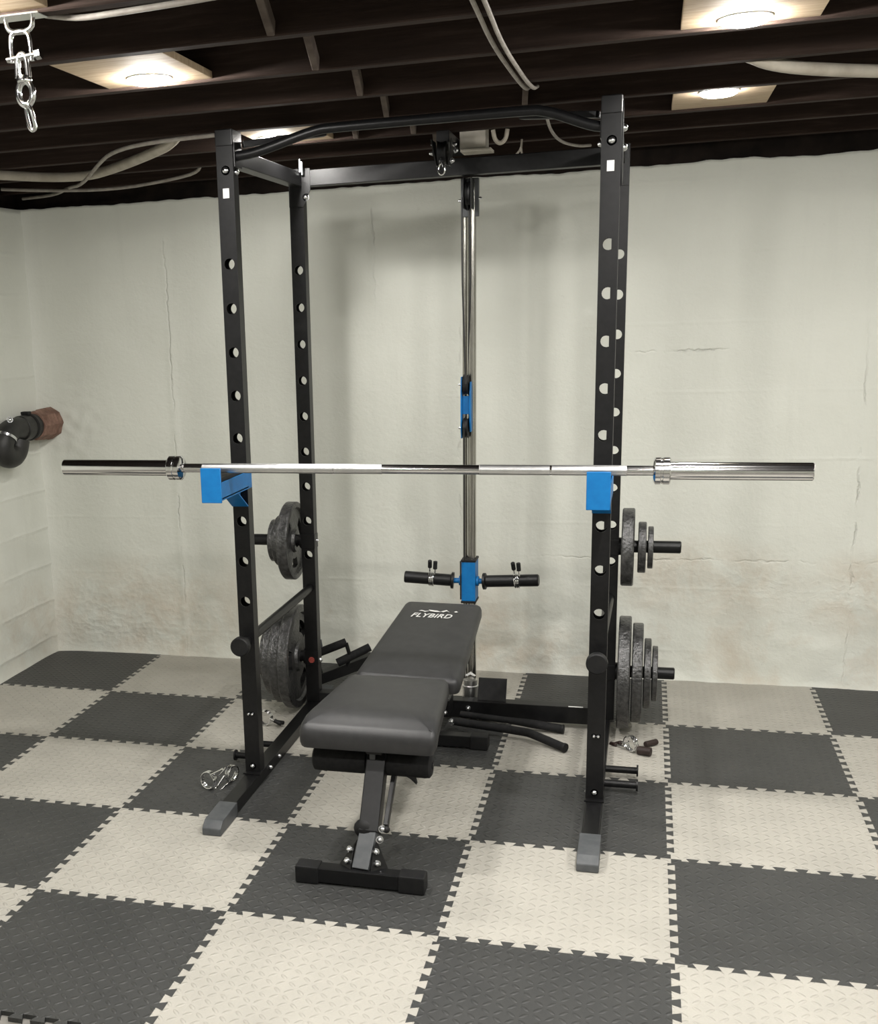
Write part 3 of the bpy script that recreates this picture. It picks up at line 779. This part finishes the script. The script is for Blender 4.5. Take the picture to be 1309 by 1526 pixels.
# printed lettering on the backrest
Rm = Matrix((sv, tv, nv)).transposed().to_4x4()
def text(body, s_, t_, size, parent, shear=.25, sx=1.0):
    cu = bpy.data.curves.new('lettering', 'FONT'); cu.body = body; cu.size = size; cu.shear = shear; cu.align_x = 'CENTER'; cu.align_y = 'CENTER'; cu.extrude = .0004; cu.offset = .0007; cu.space_character = 1.06
    tmp = bpy.data.objects.new('tmp', cu); COL.objects.link(tmp); bpy.context.view_layer.update()
    me = bpy.data.meshes.new_from_object(tmp.evaluated_get(bpy.context.evaluated_depsgraph_get()))
    bpy.data.objects.remove(tmp); me.materials.clear(); me.materials.append(M['print'])
    o = bpy.data.objects.new('printed_lettering', me); COL.objects.link(o)
    o.parent = parent
    par = Vector((0, 0, 0)); p = parent
    while p is not None: par += p.location; p = p.parent
    o.matrix_local = Matrix.Translation(b0+sv*s_+tv*t_+nv*(.0352)-par) @ Rm @ Matrix.Diagonal((sx, 1, 1, 1))
    return o
tx = text('FLYBIRD', -.018, BL-.155, .050, bk, .3, .78); tx['label'] = 'white printed lettering'
lg = B()
def onb(s_, t_): return b0+sv*s_+tv*t_+nv*.0349
tt0 = BL-.118
for pts in ([(-.055, .004), (-.045, .012), (-.030, .004), (-.012, .010), (-.030, -.004), (-.042, .004)],
            [(-.020, .018), (.015, .012), (.030, .002), (.008, .0), (-.012, .006)],
            [(.028, .006), (.048, .022), (.062, .004), (.050, .012), (.040, .0)],
            [(.078, .008), (.086, .016), (.094, .008), (.086, .004)]):
    lg.prism([onb(s_-.018, tt0+t_) for s_, t_ in pts], nv*.0006)
lg.build('printed_emblem', M['print'], bk, smooth=False)['label'] = 'white printed bird emblem'
# frame under the pads
B().bar((BX, .40, .375), (BX, .84, .375), .05, .05, r=.004).build('seat_rail', M['powder'], bench)
B().bar((BX, .50, .352), (BX, 1.45, .062), .05, .06, r=.004).build('main_spine', M['powder'], bench)
B().bar(tuple(b0+tv*.05-nv*.045), tuple(b0+tv*.52-nv*.045), .05, .03, tuple(nv), r=.003).build('back_rail', M['powder'], bench)
for q in (-.03, .026):
    B().bar((BX+q, 1.02, .22), (BX+q, 1.14, .43), .005, .05, (0, 1, 0)).build('support_arm', M['powder'], bench)
B().tube([(BX, .93, .255), (BX, 1.12, .30), (BX, 1.22, .33)], .012, 10).build('adjuster', M['powder'], bench)
# front leg: foot, lower tube, thicker upper sleeve
f0, f1, f2 = V(BX-.008, .245, .045), V(BX+.002, .315, .135), V(BX+.004, .47, .375)
B().bar(f0, f1+(f1-f0)*.3, .052, .040, r=.003).build('lower_leg', M['greycap'], bench)['label'] = 'grey lower leg tube'
B().bar(f1, f2, .060, .052, r=.004).build('upper_leg', M['powder'], bench)
B().ball(f1+V(-.012, .004, .010), .036, 1.05, .7, .9).build('pivot_knob', M['matte'], bench)
B().bar(f1+V(.048, .012, .02), V(BX+.055, .50, .33), .014, .024, r=.002).build('strut', M['powder'], bench)
for q in (V(.040, -.005, .018), V(.034, -.016, -.012)): bolt(f1+q, (.5, -1, .2), bench, .009)
B().ball(f1+V(.052, -.002, .016), .011).build('pivot_knob', M['matte'], bench)
for sx in (-1, 1):
    B().prism([(BX-.008+sx*.030, .225, .046), (BX-.008+sx*.075, .262, .046), (BX-.004+sx*.030, .300, .115), (BX-.004+sx*.030, .262, .115)], (0, .008, 0)).build('leg_flange', M['powder'], bench)
    for q in ((.040, .262, .100), (.046, .250, .068)): bolt((BX-.008+sx*q[0], q[1], q[2]), (sx*.5, -1, .2), bench, .0085)
ff = B().box(-1.045, -.72, .215, .262, .006, .052, .004).build('front_foot', M['powder'], bench)
for a, b_ in ((-1.078, -1.005), (-.765, -.686)):
    B().box(a, b_, .210, .267, .0005, .056, .006).build('foot_cap', M['matte'], ff)
B().box(-.815, -.745, .272, .30, .0005, .03, .003).build('foot_wheel', M['matte'], ff)
B().box(-1.03, -.95, .270, .30, .0005, .028, .003).build('foot_wheel', M['matte'], ff)
rf = B().box(-1.05, -.70, 1.405, 1.455, .006, .052, .004).build('rear_foot', M['powder'], bench)
for a, b_ in ((-1.09, -1.02), (-.725, -.655)):
    B().box(a, b_, 1.400, 1.460, .0005, .056, .006).build('foot_cap', M['matte'], rf)
# foam rollers on a cross tube under the seat
B().cyl((-1.06, .455, .308), (-.70, .455, .308), .010).build('roller_tube', M['powder'], bench)
for a, b_ in ((-1.075, -.900), (-.862, -.703)):
    B().lathe([(.0105, 0), (.030, 0), (.0385, .006), (.040, .02), (.040, abs(b_-a)-.02), (.0385, abs(b_-a)-.006), (.030, abs(b_-a)), (.0105, abs(b_-a))], (a, .455, .308), (1, 0, 0), n=32).build('foam_roller', M['foam'], bench)
B().box(-.888, -.870, .410, .418, .33, .372, .002).build('pin_plate', M['greycap'], bench)
B().prism([(-.785, .43, .280), (-.755, .43, .280), (-.748, .43, .252), (-.765, .43, .268)], (0, .02, 0)).build('adjuster_lever', M['matte'], bench)

# ------------------------------------------------------------------ ceiling lamps on plywood panels
def ceiling_light(x, y, label, z=2.272, r=.055):
    t = thing('ceiling_light', (x, y, z), label, 'ceiling light', 'round ceiling lights')
    B().lathe([(r*1.0, 0), (r*1.10, 0), (r*1.08, -.003), (r*1.0, -.004)], (x, y, z), (0, 0, 1), n=40).build('trim_ring', M['lamprim'], t)
    B().lathe([(r, 0), (r, -.004), (r*.95, -.009), (r*.80, -.013), (r*.5, -.0155), (0, -.0165)], (x, y, z), (0, 0, 1), n=32, closed=False).build('lens', M['lens_mid' if (y > 1 and x < 0) else 'lens_dim' if y > 1 else 'lens'], t)
    return t
def panel(x0, x1, j, label):
    y0, y1 = j+.021, j+.394
    o = B().box(x0, x1, y0, y1, 2.272, 2.290, .001, 1).build('plywood_panel', M['ply'], base=((x0+x1)/2, (y0+y1)/2, 2.272))
    return tag(o, label, 'wood panel', 'plywood panels between the joists')
panel(-1.545, -1.245, -.105, 'pale plywood panel around the ceiling light left of the rack')
panel(-1.495, -1.235, 1.14, 'pale plywood panel around the ceiling light above left rack posts')
panel(-.068, .235, -.105, 'pale plywood panel at top edge around the brightest right ceiling light')
panel(-.068, .228, 1.14, 'pale plywood panel around the ceiling light beside right rack post')
panel(-1.60, -1.29, -.935, 'pale plywood panel above the hanging chrome swivel, top left corner')
ceiling_light(-1.390, .205, 'glowing round ceiling light on the plywood left of the rack')
ceiling_light(-1.420, 1.39, 'glowing round ceiling light seen between left rack posts')
ceiling_light(.070, .225, 'large glowing round ceiling light nearest the top edge, right of the rack')
ceiling_light(.066, 1.225, 'glowing round ceiling light just right of right rack post')
for i, (x, y) in enumerate([(-1.44, -.70), (.07, -.78), (1.45, .22), (-1.39, -2.0), (.07, -2.0), (1.45, -.8), (1.45, 1.23), (1.45, -2.0)]):
    ceiling_light(x, y, 'glowing round ceiling light further along the joists towards the viewer' if y < 0 else 'glowing round ceiling light on the far right beyond the rack')

# ------------------------------------------------------------------ ceiling cables, conduit, box
def run(name, pts, r, m, label, cat, smooth=2, flat=1.0, n=10):
    o = B().tube(pts, r, n, smooth=smooth, flat=flat).build(name, M[m], base=pts[0]); return tag(o, label, cat)
run('conduit', [(-3.0, 1.10, 2.246), (-2.80, 1.36, 2.246), (-2.615, 1.56, 2.244), (-2.50, 1.74, 2.243), (-2.349, 1.79, 2.243), (-2.17, 1.64, 2.243), (-2.0, 1.47, 2.244), (-1.84, 1.30, 2.246), (-1.75, 1.215, 2.252), (-1.70, 1.175, 2.275), (-1.68, 1.155, 2.30)], .0185, 'conduit', 'pale flexible conduit sagging under joists by the left wall', 'conduit')
run('cable', [(-3.0, 2.42, 2.245), (-2.80, 2.38, 2.247), (-2.62, 2.15, 2.248), (-2.38, 1.80, 2.212), (-2.16, 1.50, 2.248), (-1.98, 1.24, 2.250), (-1.80, 1.14, 2.255), (-1.5, 1.12, 2.258)], .007, 'wire', 'thin grey cable crossing below the pale conduit at upper left', 'cable')
run('cable', [(-2.9, 2.05, 2.25), (-2.7, 2.10, 2.235), (-2.4, 2.16, 2.225), (-2.1, 2.12, 2.245), (-1.95, 2.05, 2.26), (-1.92, 1.98, 2.30)], .007, 'wire', 'thin grey cable drooping near the wall top at upper left', 'cable')
run('cable', [(-.47, -4.2, 2.258), (-.475, -2.0, 2.257), (-.472, -.60, 2.258), (-.480, -.24, 2.257), (-.492, .15, 2.256), (-.484, .59, 2.256), (-.476, .80, 2.257), (-.472, .87, 2.275)], .0055, 'wire', 'left of the two thin cables stapled across joists above the rack', 'cable', n=8)
run('cable', [(-.445, -4.2, 2.258), (-.45, -2.0, 2.257), (-.450, -.60, 2.258), (-.457, -.23, 2.257), (-.470, .15, 2.256), (-.464, .59, 2.256), (-.455, .80, 2.257), (-.450, .87, 2.275)], .0055, 'wire', 'right of the two thin cables stapled across joists above the rack', 'cable', n=8)
run('conduit', [(.07, .748, 2.30), (.12, .755, 2.282), (.17, .780, 2.262), (.27, .835, 2.250), (.47, .965, 2.247), (.75, 1.12, 2.2475), (1.1, 1.30, 2.2475)], .0175, 'conduit', 'pale flexible conduit under the joists at the right edge', 'conduit')
run('cable', [(-1.33, -.475, 2.275), (-1.25, -.485, 2.258), (-1.15, -.50, 2.257), (-1.0, -.515, 2.257), (-.80, -.56, 2.255), (-.62, -.60, 2.262), (-.55, -.62, 2.30)], .0062, 'wire', 'pale cable along the joist behind the hanging chrome swivel', 'cable')
run('cable', [(-.660, 1.535, 2.258), (-.655, 1.54, 2.225), (-.636, 1.545, 2.210), (-.617, 1.548, 2.225), (-.612, 1.55, 2.258)], .0075, 'conduit', 'small loop of pale cable hanging right of the junction box', 'cable')
run('cable', [(-.470, 1.18, 2.285), (-.462, 1.34, 2.262), (-.470, 1.62, 2.250), (-.455, 1.93, 2.248), (-.40, 2.12, 2.252), (-.36, 2.20, 2.262)], .0055, 'wire', 'thin bent cable below joists left of right rack post', 'cable', n=8)
t = thing('wire_end', (-.60, 1.93, 2.25), 'short split pale wire end dangling right of the junction box', 'wire')
B().tube([(-.60, 1.93, 2.27), (-.602, 1.925, 2.235), (-.625, 1.92, 2.210)], .004, 8, smooth=1).build('wire', M['conduit'], t)
B().tube([(-.602, 1.925, 2.24), (-.600, 1.92, 2.222), (-.594, 1.918, 2.205)], .004, 8, smooth=1).build('wire', M['conduit'], t)
t = thing('junction_box', (-.765, 1.62, 2.26), 'pale junction box fixed to a joist above the lat tower', 'junction box')
B().box(-.784, -.690, 1.578, 1.66, 2.205, 2.29, .004).build('body', M['boxgrey'], t)
B().box(-.780, -.672, 1.570, 1.668, 2.196, 2.206, .002).build('cover', M['boxgrey'], t)

# ------------------------------------------------------------------ hanging chrome swivel
HX, HYc = -1.360, -.535
t = thing('hanging_swivel', (HX, HYc, 2.265), 'chrome swivel hanger with shackle and snap hook hanging at top left', 'hanger')
B().box(HX-.055, HX+.055, HYc-.022, HYc+.022, 2.260, 2.265, .001, 1).build('ceiling_plate', M['chrome'], t)
B().tube([(HX-.031, HYc, 2.262), (HX-.030, HYc, 2.245), (HX-.018, HYc, 2.234), (HX+.018, HYc, 2.234), (HX+.030, HYc, 2.245), (HX+.031, HYc, 2.262)], .0052, 10, smooth=2).build('bracket', M['chrome'], t)
ring = lambda cx, cz, a, b, n=24, e=2.0: [(cx+a*math.copysign(abs(math.cos(q))**(2/e), math.cos(q)), HYc, cz+b*math.copysign(abs(math.sin(q))**(2/e), math.sin(q))) for q in [2*PI*i/n for i in range(n)]]
B().tube([(HX-.024, HYc, 2.178), (HX-.024, HYc, 2.222), (HX-.017, HYc, 2.2355), (HX+.013, HYc, 2.2355), (HX+.021, HYc, 2.222), (HX+.022, HYc, 2.178)], .0052, 10, smooth=2).build('shackle', M['chrome'], t)
B().cyl((HX-.034, HYc, 2.184), (HX+.040, HYc, 2.190), .0058, n=16).build('pin', M['chrome'], t)
B().cyl((HX+.032, HYc, 2.189), (HX+.044, HYc, 2.190), .011, n=6).build('nut', M['chrome'], t)
B().tube([(HX-.014, HYc, 2.148), (HX-.012, HYc, 2.182), (HX-.002, HYc, 2.1955), (HX+.010, HYc, 2.186), (HX+.011, HYc, 2.148)], .0062, 10, smooth=2).build('swivel_eye', M['chrome'], t)
B().lathe([(0, 0), (.014, 0), (.016, .006), (.014, .014), (0, .014)], (HX, HYc, 2.137), (0, 0, 1), n=20, closed=False).build('swivel_body', M['chrome'], t)
B().tube(ring(HX+.001, 2.118, .0165, .023), .0068, 10, closed=True).build('swivel_ring', M['chrome'], t)
B().tube([(HX-.004, HYc+.004, 2.098), (HX+.006, HYc-.004, 2.098), (HX+.014, HYc-.004, 2.082), (HX+.018, HYc, 2.050), (HX+.011, HYc, 2.044), (HX+.003, HYc, 2.050), (HX-.004, HYc+.004, 2.080)], .0042, 10, closed=True, smooth=2).build('snap_hook', M['chrome'], t)

# ------------------------------------------------------------------ clay pipe with black fittings in the corner
px, pz = -2.962, 1.180
t = thing('pipe_stub', (px, 2.40, pz), 'brown clay pipe stub with black rubber elbow poking from back wall corner', 'pipe')
B().lathe([(.058, -.19), (.070, -.19), (.076, -.12), (.076, -.08), (.080, -.075), (.080, .05), (.056, .05)], (px, 2.45, pz), (0, 1, 0), n=9).build('clay_pipe', M['clay'], t, angle=25)
B().cyl((px, 2.13, pz), (px, 2.315, pz), .060, n=32, bev=.006).build('coupling', M['rubber'], t)
B().lathe([(.056, 0), (.062, 0), (.066, .012), (.056, .012)], (px, 2.20, pz), (0, 1, 0), n=32).build('hose_clamp', M['matte'], t)
B().box(px-.02, px+.02, 2.185, 2.22, pz+.060, pz+.075, .003).build('clamp_screw', M['matte'], t)
B().tube([(px, 2.17, pz), (px, 2.07, pz+.005), (px-.003, 1.995, pz-.015), (px-.006, 1.96, pz-.06), (px-.006, 1.975, pz-.11), (px-.003, 2.04, pz-.125), (px, 2.085, pz-.10), (px+.004, 2.10, pz-.05)], .054, 20, smooth=3).build('elbow', M['rubber'], t)
bolt((px+.025, 2.005, pz+.054), (.6, -.7, .4), t, .011)
B().lathe([(.053, 0), (.062, 0), (.062, .013), (.053, .013)], (px-.004, 1.980, pz-.035), (0, .55, .8), n=32).build('end_clamp', M['zinc'], t)

# ------------------------------------------------------------------ camera, world, view
cam = bpy.data.cameras.new('camera'); co = bpy.data.objects.new('camera', cam); COL.objects.link(co)
FPX, CX, CY = 1744.754, 422.105, 890.005
pitch, yaw, roll = CAMROT = (0.2353, 0.3039, -0.0391)
cam.sensor_fit = 'VERTICAL'; cam.sensor_height = 36.0; cam.lens = 36.0*FPX/1526
cam.shift_x = (1309/2-CX)/1526; cam.shift_y = (CY-1526/2)/1526
cam.clip_start = .02
R = Matrix.Rotation(yaw, 4, 'Z') @ Matrix.Rotation(PI/2-pitch, 4, 'X') @ Matrix.Rotation(roll, 4, 'Z')
co.matrix_world = Matrix.Translation((-.118, -2.8582, 1.6519)) @ R
SC.camera = co
wd = bpy.data.worlds.new('world'); SC.world = wd; wd.use_nodes = True
wd.node_tree.nodes['Background'].inputs[0].default_value = (.02, .02, .02, 1); wd.node_tree.nodes['Background'].inputs[1].default_value = .2
SC.view_settings.view_transform = 'Standard'; SC.view_settings.look = 'None'; SC.view_settings.gamma = 1.0; SC.view_settings.use_curve_mapping = False
SC.view_settings.exposure = 0.0
try:
    SC.cycles.sample_clamp_indirect = 8.0; SC.cycles.max_bounces = 8; SC.cycles.use_denoising = True
except Exception: pass
